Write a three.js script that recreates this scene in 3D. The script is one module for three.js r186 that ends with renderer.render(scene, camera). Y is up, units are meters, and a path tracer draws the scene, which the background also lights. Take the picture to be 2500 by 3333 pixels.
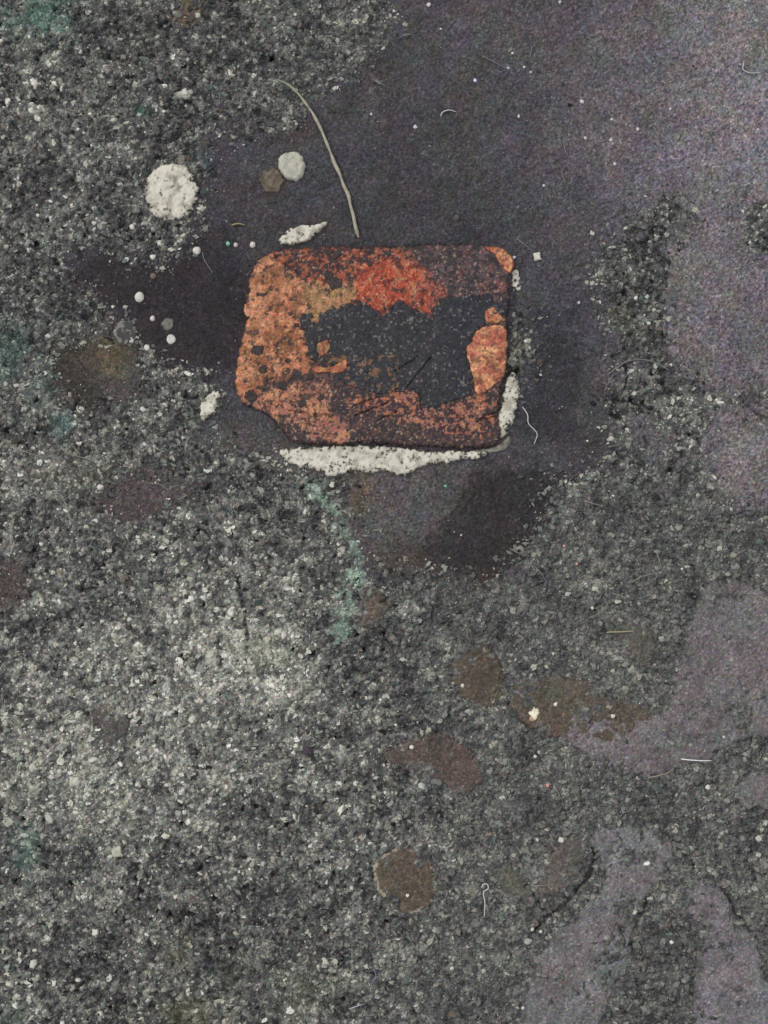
import * as THREE from 'three';
import { mergeVertices } from 'three/addons/utils/BufferGeometryUtils.js';

// ---------------------------------------------------------------- units
// Plan units ("u"): 1659 u = 0.1 m, the width of the patch of ground that is looked at.
const K = 0.1 / 1659, CX = 829.5, CY = 1106;
const PX = (x) => (x - CX) * K, PZ = (y) => (y - CY) * K;

// ---------------------------------------------------------------- camera, sky, sun, exposure
const scene = new THREE.Scene();
const camera = new THREE.PerspectiveCamera(2 * Math.atan(0.06667 / 0.2) * 180 / Math.PI, 0.75, 0.005, 20);
camera.position.set(0, 0.2, 0);
camera.up.set(0, 0, -1);
camera.lookAt(0, 0, 0);

const SKY = (() => {                        // plain overcast sky, brighter overhead
  const w = 64, h = 32, d = new Float32Array(w * h * 4);
  for (let j = 0; j < h; j++) {
    const el = ((j + 0.5) / h - 0.5) * Math.PI, s = Math.sin(el);
    const l = s > 0 ? 0.97 * (1 + 1.2 * s) / 2.2 : 0.18;
    for (let i = 0; i < w; i++) d.set([l * 0.985, l * 0.995, l * 1.025, 1], (j * w + i) * 4);
  }
  const t = new THREE.DataTexture(d, w, h, THREE.RGBAFormat, THREE.FloatType);
  t.mapping = THREE.EquirectangularReflectionMapping; t.magFilter = THREE.LinearFilter; t.needsUpdate = true;
  return t;
})();
scene.background = SKY; scene.environment = SKY;

const sun = new THREE.DirectionalLight(new THREE.Color(1, 0.965, 0.91), 1.5);
sun.position.set(-0.62, 0.52, -0.48);
sun.castShadow = true; sun.shadow.radius = 24; sun.shadow.mapSize.set(4096, 4096);
Object.assign(sun.shadow.camera, { left: -0.1, right: 0.1, top: 0.1, bottom: -0.1, near: 0.1, far: 2 });
scene.add(sun, sun.target);

const renderer = new THREE.WebGLRenderer({ antialias: true });
renderer.toneMapping = THREE.LinearToneMapping;
renderer.toneMappingExposure = 1.0;
renderer.shadowMap.enabled = true; renderer.shadowMap.type = THREE.PCFSoftShadowMap;

// ---------------------------------------------------------------- small tools
let seed = 12345;
const rnd = () => { seed = (seed * 1664525 + 1013904223) >>> 0; return seed / 4294967296; };
const NT = 512, NTAB = new Float32Array(NT * NT);
for (let i = 0; i < NT * NT; i++) NTAB[i] = rnd() * 2 - 1;
function vn(x, y) {                          // smooth value noise, -1..1
  const xi = Math.floor(x), yi = Math.floor(y); let fx = x - xi, fy = y - yi;
  fx = fx * fx * (3 - 2 * fx); fy = fy * fy * (3 - 2 * fy);
  const x0 = xi & 511, x1 = (xi + 1) & 511, y0 = (yi & 511) << 9, y1 = ((yi + 1) & 511) << 9;
  const a = NTAB[y0 + x0], b = NTAB[y0 + x1], c = NTAB[y1 + x0], d = NTAB[y1 + x1];
  return a + (b - a) * fx + (c - a) * fy + (a - b - c + d) * fx * fy;
}
function fbm(x, y, o) { let s = 0, a = 1, n = 0; for (let i = 0; i < o; i++) { s += a * vn(x, y); n += a; a *= 0.55; x = x * 2.03 + 17.3; y = y * 2.03 + 9.1; } return s / n; }
const clamp = (x, a = 0, b = 1) => x < a ? a : x > b ? b : x;
const sst = (a, b, x) => { const t = clamp((x - a) / (b - a)); return t * t * (3 - 2 * t); };
const l1 = (c) => { c /= 255; return c <= 0.04045 ? c / 12.92 : Math.pow((c + 0.055) / 1.055, 2.4); };
const rgb = (r, g, b) => [l1(r), l1(g), l1(b)];
const mix3 = (a, b, t) => [a[0] + (b[0] - a[0]) * t, a[1] + (b[1] - a[1]) * t, a[2] + (b[2] - a[2]) * t];
const mul3 = (a, s) => [a[0] * s, a[1] * s, a[2] * s];

function polySdf(p, x, y) {                  // > 0 inside
  let d = 1e18, inside = false;
  for (let i = 0, j = p.length - 1; i < p.length; j = i++) {
    const ax = p[j][0], ay = p[j][1], ex = p[i][0] - ax, ey = p[i][1] - ay, wx = x - ax, wy = y - ay;
    const t = clamp((wx * ex + wy * ey) / (ex * ex + ey * ey + 1e-9)), dx = wx - ex * t, dy = wy - ey * t;
    const q = dx * dx + dy * dy; if (q < d) d = q;
    if ((p[i][1] > y) !== (ay > y) && x < ex * (y - ay) / (p[i][1] - ay) + ax) inside = !inside;
  }
  d = Math.sqrt(d); return inside ? d : -d;
}
function smoothPoly(p, n = 2) {              // Chaikin corner cutting
  for (let k = 0; k < n; k++) {
    const q = [];
    for (let i = 0; i < p.length; i++) { const a = p[i], b = p[(i + 1) % p.length]; q.push([a[0] * .75 + b[0] * .25, a[1] * .75 + b[1] * .25], [a[0] * .25 + b[0] * .75, a[1] * .25 + b[1] * .75]); }
    p = q;
  }
  return p;
}
const ellipse = (x, y, rx, ry, n = 14, jit = 0.08) => Array.from({ length: n }, (_, i) => { const a = i / n * 6.2832, r = 1 + (rnd() * 2 - 1) * jit; return [x + Math.cos(a) * rx * r, y + Math.sin(a) * ry * r]; });

// ---------------------------------------------------------------- plan of the ground (u)
const X0 = -270, X1 = 1930, Y0 = -300, Y1 = 2512;
const FILM = [
  // the big dark smooth coat round the chip and up to the upper right
  [[835, -320], [1960, -320], [1960, 860], [1660, 850], [1560, 862], [1480, 830], [1436, 765], [1400, 770], [1335, 800], [1322, 880], [1345, 960], [1280, 1030], [1205, 1050], [1185, 1110],
    [1150, 1190], [1090, 1255], [1000, 1272], [900, 1245], [840, 1240], [800, 1235], [775, 1190], [770, 1130], [740, 1085], [725, 1045], [640, 1020], [560, 1000], [500, 985], [440, 965], [430, 930], [490, 850], [420, 815], [370, 800],
    [330, 778], [290, 745], [240, 700], [170, 625], [130, 560], [200, 535], [300, 565], [400, 540], [415, 490], [430, 440], [452, 370], [425, 290], [480, 262], [600, 285], [650, 262], [668, 215], [720, 172], [790, 150], [775, 105], [842, 80]],
  [[100, 745], [200, 705], [285, 700], [335, 790], [300, 850], [200, 900], [115, 860]],
  [[210, 1045], [330, 1020], [420, 1020], [445, 1060], [360, 1110], [290, 1150], [205, 1125]],
  [[-280, 1190], [20, 1200], [62, 1230], [55, 1300], [10, 1325], [-280, 1330]],
  [[365, -40], [440, -40], [430, 45], [375, 58]],
  [[1515, 880], [1660, 870], [1960, 880], [1960, 1110], [1660, 1105], [1600, 1112], [1540, 1075], [1510, 1000]],
  [[1365, 885], [1440, 900], [1470, 960], [1430, 1015], [1385, 1000]],
  [[1385, 1050], [1440, 1045], [1460, 1075], [1400, 1090]],
  [[1050, 1330], [1090, 1325], [1100, 1350], [1060, 1360]],
].map((p) => smoothPoly(p, 2));
const ROUGH = [                              // grainy crust standing on the smooth coat
  [[1388, 452], [1420, 438], [1460, 440], [1495, 460], [1490, 490], [1455, 500], [1430, 540], [1436, 600], [1432, 660], [1420, 700], [1440, 770], [1350, 800], [1335, 730], [1300, 660], [1298, 600], [1312, 540], [1345, 500]],
  [[1655, 432], [1960, 425], [1960, 560], [1640, 545], [1605, 500], [1625, 460]],
  [[1096, 700], [1125, 690], [1135, 760], [1125, 830], [1100, 815]],
].map((p) => smoothPoly(p, 2));
const STONES = [                             // smooth stones flush with the surface
  { c: [102, 99, 101], p: [[1290, 1792], [1365, 1775], [1440, 1808], [1468, 1850], [1425, 1888], [1402, 1920], [1372, 1978], [1366, 2060], [1342, 2112], [1312, 2150], [1280, 2260], [1140, 2260], [1128, 2130], [1160, 2062], [1222, 2000], [1272, 1950], [1310, 1900], [1288, 1850], [1268, 1820]] },
  { c: [103, 100, 104], p: [[1490, 1912], [1528, 1900], [1562, 1932], [1592, 1990], [1632, 2030], [1660, 2100], [1700, 2260], [1488, 2260], [1500, 2120], [1503, 2050], [1540, 2005], [1490, 1982], [1470, 1950]] },
  { c: [100, 95, 97], p: [[1420, 1542], [1452, 1512], [1466, 1420], [1482, 1330], [1530, 1262], [1600, 1255], [1680, 1290], [1760, 1420], [1690, 1590], [1580, 1600], [1540, 1640], [1480, 1650], [1420, 1680], [1340, 1666], [1270, 1640], [1205, 1572], [1260, 1530], [1340, 1560]] },
  { c: [88, 78, 66], p: [[1110, 1470], [1230, 1455], [1320, 1505], [1420, 1540], [1400, 1600], [1280, 1612], [1200, 1590], [1120, 1560], [1100, 1510]] },
  { c: [84, 73, 61], p: [[985, 1402], [1030, 1386], [1085, 1402], [1090, 1500], [1060, 1542], [992, 1502], [962, 1442]] },
  { c: [84, 71, 65], p: [[822, 1622], [900, 1582], [962, 1590], [1050, 1640], [1052, 1700], [1000, 1722], [932, 1684], [855, 1652]] },
  { c: [88, 76, 62], rim: 1, p: [[815, 1850], [860, 1822], [905, 1828], [938, 1868], [942, 1920], [925, 1960], [885, 1976], [845, 1962], [812, 1926], [804, 1885]] },
  { c: [88, 84, 74], p: [[1066, 1858], [1102, 1852], [1128, 1900], [1160, 1935], [1150, 1962], [1112, 1936], [1080, 1900]] },
  { c: [92, 86, 80], p: [[1150, 1905], [1180, 1870], [1200, 1822], [1240, 1800], [1272, 1832], [1252, 1902], [1200, 1942], [1165, 1930]] },
  { c: [92, 80, 68], p: [[778, 1282], [830, 1275], [838, 1332], [802, 1366], [768, 1340]] },
  { c: [100, 96, 98], p: [[1582, 1702], [1640, 1662], [1720, 1670], [1730, 1745], [1640, 1752], [1595, 1740]] },
  { c: [82, 74, 72], p: [[190, 1535], [225, 1512], [268, 1524], [280, 1585], [242, 1615], [205, 1600]] },
  { c: [88, 84, 76], p: [[1325, 1345], [1390, 1340], [1420, 1380], [1410, 1430], [1370, 1440], [1330, 1400]] },
].map((s) => ({ ...s, p: smoothPoly(s.p, 2) }));
const STAINS = [                             // sharper edged marks in the coat
  { c: rgb(38, 35, 35), s: 0.78, p: [[1012, 1012], [1060, 1000], [1130, 985], [1230, 1010], [1262, 1050], [1195, 1100], [1160, 1190], [1095, 1262], [1000, 1268], [930, 1244], [890, 1200], [908, 1150], [960, 1085]] },
  { c: rgb(66, 56, 49), s: 0.6, p: [[800, 1170], [900, 1190], [1000, 1235], [1090, 1225], [1100, 1275], [960, 1290], [840, 1260], [790, 1220]] },
  { c: rgb(70, 60, 56), s: 0.5, p: [[460, 975], [560, 985], [680, 1015], [700, 1050], [600, 1045], [480, 1020]] },
  { c: rgb(35, 30, 34), s: 0.7, p: [[150, 565], [230, 545], [330, 558], [420, 515], [525, 512], [536, 640], [508, 780], [420, 822], [350, 800], [300, 765], [250, 700], [190, 640]] },
  { c: rgb(48, 42, 40), s: 0.7, p: [[110, 760], [170, 720], [200, 800], [240, 880], [180, 890], [120, 850]] },
  { c: rgb(98, 85, 60), s: 0.42, p: [[205, 740], [250, 720], [285, 760], [280, 830], [230, 850], [205, 800]] },
  { c: rgb(100, 84, 56), s: 0.5, p: [[735, 1040], [790, 1040], [800, 1100], [770, 1130], [745, 1090]] },
  { c: rgb(98, 80, 50), s: 0.7, p: [[372, -20], [432, -20], [425, 40], [380, 50]] },
  { c: rgb(38, 38, 44), s: 0.62, p: [[1130, 640], [1220, 660], [1280, 740], [1275, 880], [1230, 960], [1160, 980], [1130, 900], [1140, 760]] },
  { c: rgb(72, 56, 50), s: 0.55, p: [[545, 375], [590, 362], [612, 392], [600, 412], [560, 415]] },
  { c: rgb(74, 56, 52), s: 0.45, p: [[640, 262], [690, 230], [690, 290], [650, 330], [620, 300]] },
].map((s) => ({ ...s, p: smoothPoly(s.p, 2) }));
// coat tones with sky sheen painted in at the right: centre, reach, colour
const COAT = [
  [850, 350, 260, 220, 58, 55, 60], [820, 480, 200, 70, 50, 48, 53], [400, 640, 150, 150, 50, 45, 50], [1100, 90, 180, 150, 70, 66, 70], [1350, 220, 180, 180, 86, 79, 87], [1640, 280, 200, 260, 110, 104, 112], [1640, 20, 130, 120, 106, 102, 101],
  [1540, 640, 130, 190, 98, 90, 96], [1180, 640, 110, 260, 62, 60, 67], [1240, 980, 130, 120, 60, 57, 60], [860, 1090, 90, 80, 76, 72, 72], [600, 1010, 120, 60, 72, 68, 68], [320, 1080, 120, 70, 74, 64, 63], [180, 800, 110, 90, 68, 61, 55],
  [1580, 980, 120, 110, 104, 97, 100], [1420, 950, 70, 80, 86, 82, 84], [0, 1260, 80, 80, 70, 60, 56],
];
// paler, greener, browner tracts of the grainy part: centre, reach, colour, strength
const TRACTS = [
  [100, 30, 62, 48, [96, 150, 132], .8], [10, 40, 40, 50, [110, 150, 136], .5], [300, 236, 20, 16, [92, 140, 120], .7], [140, 915, 24, 42, [110, 152, 146], .7], [10, 770, 60, 70, [100, 142, 130], .55], [88, 830, 40, 70, [104, 140, 124], .4],
  [60, 1830, 34, 60, [84, 130, 116], .7], [400, 2195, 80, 36, [128, 128, 88], .55], [520, 2100, 60, 70, [112, 112, 92], .3], [660, 2150, 90, 60, [118, 120, 92], .4], [30, 2190, 40, 30, [120, 150, 132], .4], [455, 345, 26, 20, [92, 130, 140], .7],
  [170, 1025, 120, 60, [130, 120, 96], .25], [580, 1420, 60, 36, [168, 172, 140], .5], [390, 2060, 40, 60, [120, 118, 84], .35], [1470, 640, 30, 40, [90, 110, 100], .4], [1345, 690, 40, 50, [104, 106, 76], .4], [1115, 760, 14, 60, [100, 104, 76], .5], [310, 90, 40, 60, [104, 100, 80], .3],
];
const STREAK = [[684, 1048], [700, 1085], [724, 1125], [752, 1160], [772, 1200], [768, 1250], [756, 1290], [742, 1330], [738, 1368]];
const PALE = [[1300, 1550, 520, 620, .34], [900, 2000, 300, 250, .12], [700, 2050, 300, 200, .12], [250, 1500, 420, 420, .25], [600, 1480, 110, 90, .45], [150, 1680, 260, 200, .9], [560, 1420, 160, 140, .75], [100, 180, 160, 120, .45], [420, 1250, 180, 160, .4], [60, 1040, 110, 90, .6], [300, 1420, 220, 160, .45], [430, 1580, 200, 120, .4], [80, 2120, 180, 110, .45], [640, 1290, 90, 90, .25], [480, 150, 100, 70, .35], [330, 960, 120, 60, .35]];
const DARK = [[1370, 560, 80, 120, .5], [1420, 1750, 180, 90, .35], [330, 2020, 170, 120, .35], [1430, 2080, 80, 130, .4], [1060, 1700, 160, 120, .25], [480, 60, 120, 90, .3], [1300, 1150, 220, 120, .25], [900, 2050, 200, 140, .2], [1180, 1380, 120, 80, .2]];
// furrows and cracks: points, width, depth
const FURROWS = [
  [[[513, 1250], [520, 1290], [530, 1340], [534, 1410], [536, 1450]], 9, 13], [[[1150, 2005], [1210, 1960], [1262, 1905], [1285, 1860], [1282, 1830]], 9, 12], [[[1366, 2060], [1362, 2010], [1385, 1970], [1400, 1935]], 8, 11], [[[1135, 1905], [1150, 1935], [1172, 1968]], 4, 7],
  [[[1545, 1550], [1565, 1570]], 5, 8], [[[1480, 1215], [1595, 1275]], 5, 5], [[[1355, 790], [1352, 830], [1340, 860], [1322, 875]], 6, 9], [[[1460, 905], [1520, 890]], 5, 7], [[[1600, 860], [1625, 885], [1659, 905]], 5, 9], [[[1205, 1110], [1195, 1090]], 6, 9],
  [[[1575, 1113], [1640, 1100]], 4, 6], [[[158, 895], [172, 868]], 6, 9], [[[440, 1058], [458, 1045]], 6, 9], [[[170, 1275], [215, 1265]], 5, 8], [[[1560, 1920], [1600, 1985], [1640, 2030]], 7, 9], [[[1440, 1800], [1475, 1840], [1500, 1880]], 6, 8], [[[1290, 1310], [1350, 1300]], 4, 6],
  [[[300, 1310], [330, 1322]], 8, 10], [[[260, 1520], [285, 1560]], 6, 8], [[[470, 1380], [478, 1430]], 8, 9], [[[820, 1960], [850, 1984], [890, 1986]], 6, 8], [[[935, 1860], [1052, 1640]], 0.1, 0], [[[170, 2060], [176, 2130]], 5, 8], [[[1388, 2070], [1440, 2060]], 7, 8],
];
const PITS = []; for (let i = 0; i < 1300; i++) PITS.push([X0 + rnd() * (X1 - X0), Y0 + rnd() * (Y1 - Y0), 3 + rnd() * 6, 6 + rnd() * 13]);

// ---------------------------------------------------------------- plan rasters (coarse, read with a warp)
const CS = 5, CW = Math.ceil((X1 - X0) / CS) + 2, CH = Math.ceil((Y1 - Y0) / CS) + 2;
function raster(f) { const a = new Float32Array(CW * CH); for (let j = 0; j < CH; j++) for (let i = 0; i < CW; i++) a[j * CW + i] = f(X0 + i * CS, Y0 + j * CS); return a; }
function read(a, x, y) {
  let fx = clamp((x - X0) / CS, 0, CW - 1.001), fy = clamp((y - Y0) / CS, 0, CH - 1.001); const i = fx | 0, j = fy | 0; fx -= i; fy -= j; const o = j * CW + i;
  return (a[o] * (1 - fx) + a[o + 1] * fx) * (1 - fy) + (a[o + CW] * (1 - fx) + a[o + CW + 1] * fx) * fy;
}
const box = (p) => [Math.min(...p.map((q) => q[0])), Math.min(...p.map((q) => q[1])), Math.max(...p.map((q) => q[0])), Math.max(...p.map((q) => q[1]))];
function unionSdf(list) {
  const b = list.map(box);
  return raster((x, y) => { let m = -80; for (let k = 0; k < list.length; k++) { const q = b[k]; if (x < q[0] - 80 || y < q[1] - 80 || x > q[2] + 80 || y > q[3] + 80) continue; m = Math.max(m, polySdf(list[k], x, y)); } return m; });
}
const filmR = unionSdf(FILM), roughR = unionSdf(ROUGH), stoneR = unionSdf(STONES.map((s) => s.p));
const stainR = STAINS.map((s) => unionSdf([s.p]));
const blob = (x, y, b) => Math.exp(-(((x - b[0]) / b[2]) ** 2 + ((y - b[1]) / b[3]) ** 2));
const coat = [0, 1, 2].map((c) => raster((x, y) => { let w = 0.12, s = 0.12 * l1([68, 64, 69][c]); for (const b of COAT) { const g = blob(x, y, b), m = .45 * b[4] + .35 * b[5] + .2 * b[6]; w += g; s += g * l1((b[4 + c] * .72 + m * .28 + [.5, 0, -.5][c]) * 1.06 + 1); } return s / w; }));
const sheenDustR = raster((x, y) => { let w = 0.1, s = 0.02; for (const b of COAT) { const g = blob(x, y, b); w += g; s += g * clamp((b[4] - 55) / 50); } return s / w; });  // dust amount follows the painted sheen, denser where the coat is paler
const paleR = raster((x, y) => { let s = 0; for (const b of PALE) s += b[4] * blob(x, y, b); for (const b of DARK) s -= .45 * b[4] * blob(x, y, b); return s; });
const streakR = (() => { const line = (x, y) => { let d = 1e9; for (let i = 1; i < STREAK.length; i++) d = Math.min(d, segDist(STREAK[i - 1], STREAK[i], x, y)); return d; }; return raster((x, y) => (x < 600 || x > 860 || y < 960 || y > 1460) ? 90 : line(x, y)); })();
function segDist(a, b, x, y) { const ex = b[0] - a[0], ey = b[1] - a[1], wx = x - a[0], wy = y - a[1], t = clamp((wx * ex + wy * ey) / (ex * ex + ey * ey)); return Math.hypot(wx - ex * t, wy - ey * t); }
const FS = 2.6, FW = Math.ceil((X1 - X0) / FS) + 1, FH = Math.ceil((Y1 - Y0) / FS) + 1;
const cut = new Float32Array(FW * FH);       // depth of furrows and pits on the fine grid
function carve(x0, y0, x1, y1, f) { for (let j = Math.max(0, Math.floor((y0 - Y0) / FS)); j <= Math.min(FH - 1, (y1 - Y0) / FS); j++) for (let i = Math.max(0, Math.floor((x0 - X0) / FS)); i <= Math.min(FW - 1, (x1 - X0) / FS); i++) { const v = f(X0 + i * FS, Y0 + j * FS); if (v > cut[j * FW + i]) cut[j * FW + i] = v; } }
for (const [pts, w, d] of FURROWS) for (let k = 1; k < pts.length; k++) {
  const a = pts[k - 1], b = pts[k];
  carve(Math.min(a[0], b[0]) - 20, Math.min(a[1], b[1]) - 20, Math.max(a[0], b[0]) + 20, Math.max(a[1], b[1]) + 20, (x, y) => d * (1 - sst(0.2, 1, segDist(a, b, x + 5 * vn(x * .09, y * .09), y + 5 * vn(x * .09 + 40, y * .09)) / (w * (0.75 + 0.5 * vn(x * .05, y * .05))))));
}

const calm = (x, y) => 1 - .42 * sst(760, 1060, x + 60 * vn(x * .006, y * .006)) * sst(960, 1100, y) - .2 * sst(560, 400, y) * sst(480, 620, x);   // the finer bedded tract
function surf(x, y) {                        // how far a point lies inside the smooth coat (u), ragged
  const wx = x + 9 * vn(x * .03, y * .03) + 4 * vn(x * .11, y * .11), wy = y + 9 * vn(x * .03 + 90, y * .03) + 4 * vn(x * .11 + 70, y * .11);
  const n = 20 * fbm(x * .022 + 5, y * .022, 2) + 13 * fbm(x * .085, y * .085, 3);
  return Math.min(read(filmR, wx, wy), -read(roughR, wx, wy)) + n;
}
for (const [px, py, r, d] of PITS) if (surf(px, py) < -12 && calm(px, py) > .8) carve(px - 14, py - 14, px + 14, py + 14, (x, y) => d * (1 - sst(0.3, 1, Math.hypot(x - px, y - py + 2 * vn(x * .2, y * .2)) / r)));

function base(x, y) { return 7 * fbm(x * .004, y * .004, 2) + 3 * vn(x * .013 + 3, y * .013); }
function groundH(x, y, s) {                  // height in u
  if (s === undefined) s = surf(x, y);
  const f = sst(-16, 14, s), r = sst(-4, 8, read(roughR, x, y)), g = 1 - f;
  let h = base(x, y) + 3 * f + r * 5;
  h += g * (7 * fbm(x * .02 + 4, y * .02, 2) + 7 * (.45 - Math.abs(fbm(x * .04, y * .04 + 12, 2))) + 4 * fbm(x * .085, y * .085, 2) + 2.2 * vn(x * .2 + 7, y * .2)) + f * (0.55 * vn(x * .06, y * .06) + 0.28 * vn(x * .25, y * .25));
  const i = clamp(Math.round((x - X0) / FS), 0, FW - 1), j = clamp(Math.round((y - Y0) / FS), 0, FH - 1);
  return h - cut[j * FW + i];
}
function tractAt(x, y) {                     // local mineral tint, broken up by grain
  let t = [0, 0, 0], w = 0;
  for (const b of TRACTS) {
    if (Math.abs(x - b[0]) > b[2] * 2.2 || Math.abs(y - b[1]) > b[3] * 2.2) continue;
    const g = .75 * b[5] * sst(.1, .95, blob(x, y, b) + .55 * fbm(x * .045, y * .045, 3) + .2 * vn(x * .16, y * .16)); if (g > w) { w = g; t = rgb(...b[4]); }
  }
  if (x > 600 && x < 860 && y > 960 && y < 1460) { const g = .74 * (1 - sst(2, 21, read(streakR, x, y) + 28 * fbm(x * .05, y * .05, 3) + 8 * vn(x * .2, y * .2))); if (g > w) { w = g; t = rgb(166, 192, 172); } }
  return [t, w];
}
function shade(x, y) {                       // how pale the mineral is here, about -1..1, in irregular clumps
  const wx = x + 8 * vn(x * .06, y * .06), wy = y + 8 * vn(x * .06 + 60, y * .06);
  return .7 * read(paleR, x, y) + calm(x, y) * (.45 * fbm(wx * .016 + 3, wy * .016, 2) + .4 * fbm(wx * .034 + 9, wy * .034, 2) + .9 * fbm(wx * .08, wy * .08 + 8, 2) + .55 * vn(x * .2 + 2, y * .2));
}
const RAMP = [[35, 34, 36], [60, 59, 60], [86, 86, 85], [114, 114, 109], [148, 148, 139], [185, 184, 172], [214, 212, 204]].map((c) => rgb(...c));
const ramp = (v) => { const t = clamp(v, 0, 5.999), i = t | 0; return mix3(RAMP[i], RAMP[i + 1], t - i); };
const C_MATRIX = rgb(76, 77, 75);
function groundC(x, y, s) {
  const f = sst(-9, 9, s + 22 * (vn(x * .13 + 4, y * .13) * .6 + vn(x * .31, y * .31 + 8) * .5));
  let c = C_MATRIX;
  if (f < 1) {
    const n = fbm(x * .09, y * .09, 3);
    const q = vn(x * .29 + 3, y * .29) * .6 + vn(x * .5, y * .5 + 6) * .4;               // sand too small to stand out
    c = ramp(1.7 + 1.7 * shade(x, y) + 1.7 * q);
    const [t, w] = tractAt(x, y); if (w > 0) c = mix3(c, mul3(t, clamp(0.7 + 0.4 * n + .6 * q, .3, 1.4)), w * .7);
  }
  if (f > 0) {
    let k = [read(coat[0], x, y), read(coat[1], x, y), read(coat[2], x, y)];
    const d = read(sheenDustR, x, y), m = fbm(x * .02 + 8, y * .02, 3);
    for (let i = 0; i < STAINS.length; i++) { const q = read(stainR[i], x + 6 * vn(x * .04, y * .04), y + 6 * vn(x * .04 + 50, y * .04)) + 6 * fbm(x * .08, y * .08, 2); if (q > -70) k = mix3(k, STAINS[i].c, STAINS[i].s * sst(-16, 26, q + 46 * fbm(x * .016 + 9, y * .016, 4) + 22 * (vn(x * .12, y * .12) * .6 + vn(x * .3, y * .3) * .5))); }
    k = mul3(k, 1.02 + 0.28 * m);
    const hue = fbm(x * .012 + 60, y * .012, 2), hue2 = vn(x * .03 + 11, y * .03 + 70);   // violet, blue and olive clouding of the coat
    const hue3 = fbm(x * .05 + 140, y * .05, 2); k = [k[0] * (1 + .09 * hue2 * .8 + .05 * hue + .06 * hue3), k[1] * (1.01 - .03 * hue2 + .02 * hue), k[2] * (1 - .08 * hue + .05 * hue2 - .1 * hue3)];
    const sp = vn(x * .33, y * .33) * .6 + vn(x * .61 + 9, y * .61) * .5;                  // fine dust lying on it, stronger where sheen is painted
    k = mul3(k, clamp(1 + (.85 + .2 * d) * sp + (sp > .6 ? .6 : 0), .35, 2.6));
    c = mix3(c, k, f);
  }
  return c;
}

// ---------------------------------------------------------------- materials
function fineTextures() {                    // one small repeating tile: mineral speckle and its relief
  const n = 512, col = new Uint8Array(n * n * 4), bmp = new Uint8Array(n * n * 4);
  const tile = (m, o) => { const t = new Float32Array(m * m); for (let i = 0; i < m * m; i++) t[i] = rnd() * 2 - 1; return (x, y) => { const u = x * m / n, v = y * m / n, i = Math.floor(u), j = Math.floor(v), fx = sst(0, 1, u - i), fy = sst(0, 1, v - j), q = (a, b) => t[((b % m) * m) + (a % m)]; return (q(i, j) * (1 - fx) + q(i + 1, j) * fx) * (1 - fy) + (q(i, j + 1) * (1 - fx) + q(i + 1, j + 1) * fx) * fy; }; };
  const a = tile(128), b = tile(256), r = tile(128), g = tile(128), bl = tile(128), e = tile(40);
  for (let j = 0; j < n; j++) for (let i = 0; i < n; i++) {
    const v = .5 * a(i, j) + .5 * b(i, j) + .25 * e(i, j), o = (j * n + i) * 4;
    const k = (x) => Math.round(255 * clamp(.74 + .17 * v + .07 * x));
    col.set([k(r(i, j)), k(g(i, j)), k(bl(i, j)), 255], o);
    const h = Math.round(255 * clamp(.5 + .3 * v)); bmp.set([h, h, h, 255], o);
  }
  const make = (d, srgb) => { const t = new THREE.DataTexture(d, n, n); t.wrapS = t.wrapT = THREE.RepeatWrapping; t.magFilter = THREE.LinearFilter; t.minFilter = THREE.LinearMipmapLinearFilter; t.generateMipmaps = true; if (srgb) t.colorSpace = THREE.SRGBColorSpace; t.needsUpdate = true; return t; };
  return [make(col, true), make(bmp, false)];
}
const [SPECKLE, FINE] = fineTextures();
const TILE = 0.024, TINT = 1 / 0.51;         // metres per tile; 1 / mean (linear) of the speckle
const M = {
  ground: new THREE.MeshPhysicalMaterial({ vertexColors: true, map: SPECKLE, bumpMap: FINE, bumpScale: 0.00006, roughness: 0.72, specularIntensity: 0.45 }),
  stone: new THREE.MeshPhysicalMaterial({ vertexColors: true, map: SPECKLE, bumpMap: FINE, bumpScale: 0.00005, roughness: 0.66, specularIntensity: 0.5 }),
  grain: new THREE.MeshPhysicalMaterial({ color: 0xffffff, roughness: 0.8, specularIntensity: 0.4 }),
  lichen: new THREE.MeshPhysicalMaterial({ vertexColors: true, bumpMap: FINE, bumpScale: 0.00008, roughness: 0.95, specularIntensity: 0.2 }),
  copper: new THREE.MeshPhysicalMaterial({ vertexColors: true, map: SPECKLE, bumpMap: FINE, bumpScale: 0.00007, roughness: 0.55, metalness: 0.25, specularIntensity: 0.5 }),
  crust: new THREE.MeshPhysicalMaterial({ vertexColors: true, map: SPECKLE, bumpMap: FINE, bumpScale: 0.00009, roughness: 0.7, specularIntensity: 0.45 }),
  root: new THREE.MeshPhysicalMaterial({ vertexColors: true, roughness: 0.85, specularIntensity: 0.3 }),
};
const lint = new Map();
const lintMat = (c) => { const k = c.join(); if (!lint.has(k)) lint.set(k, new THREE.MeshPhysicalMaterial({ color: new THREE.Color().setRGB(...rgb(...c)), roughness: 0.7, specularIntensity: 0.4 })); return lint.get(k); };

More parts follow.
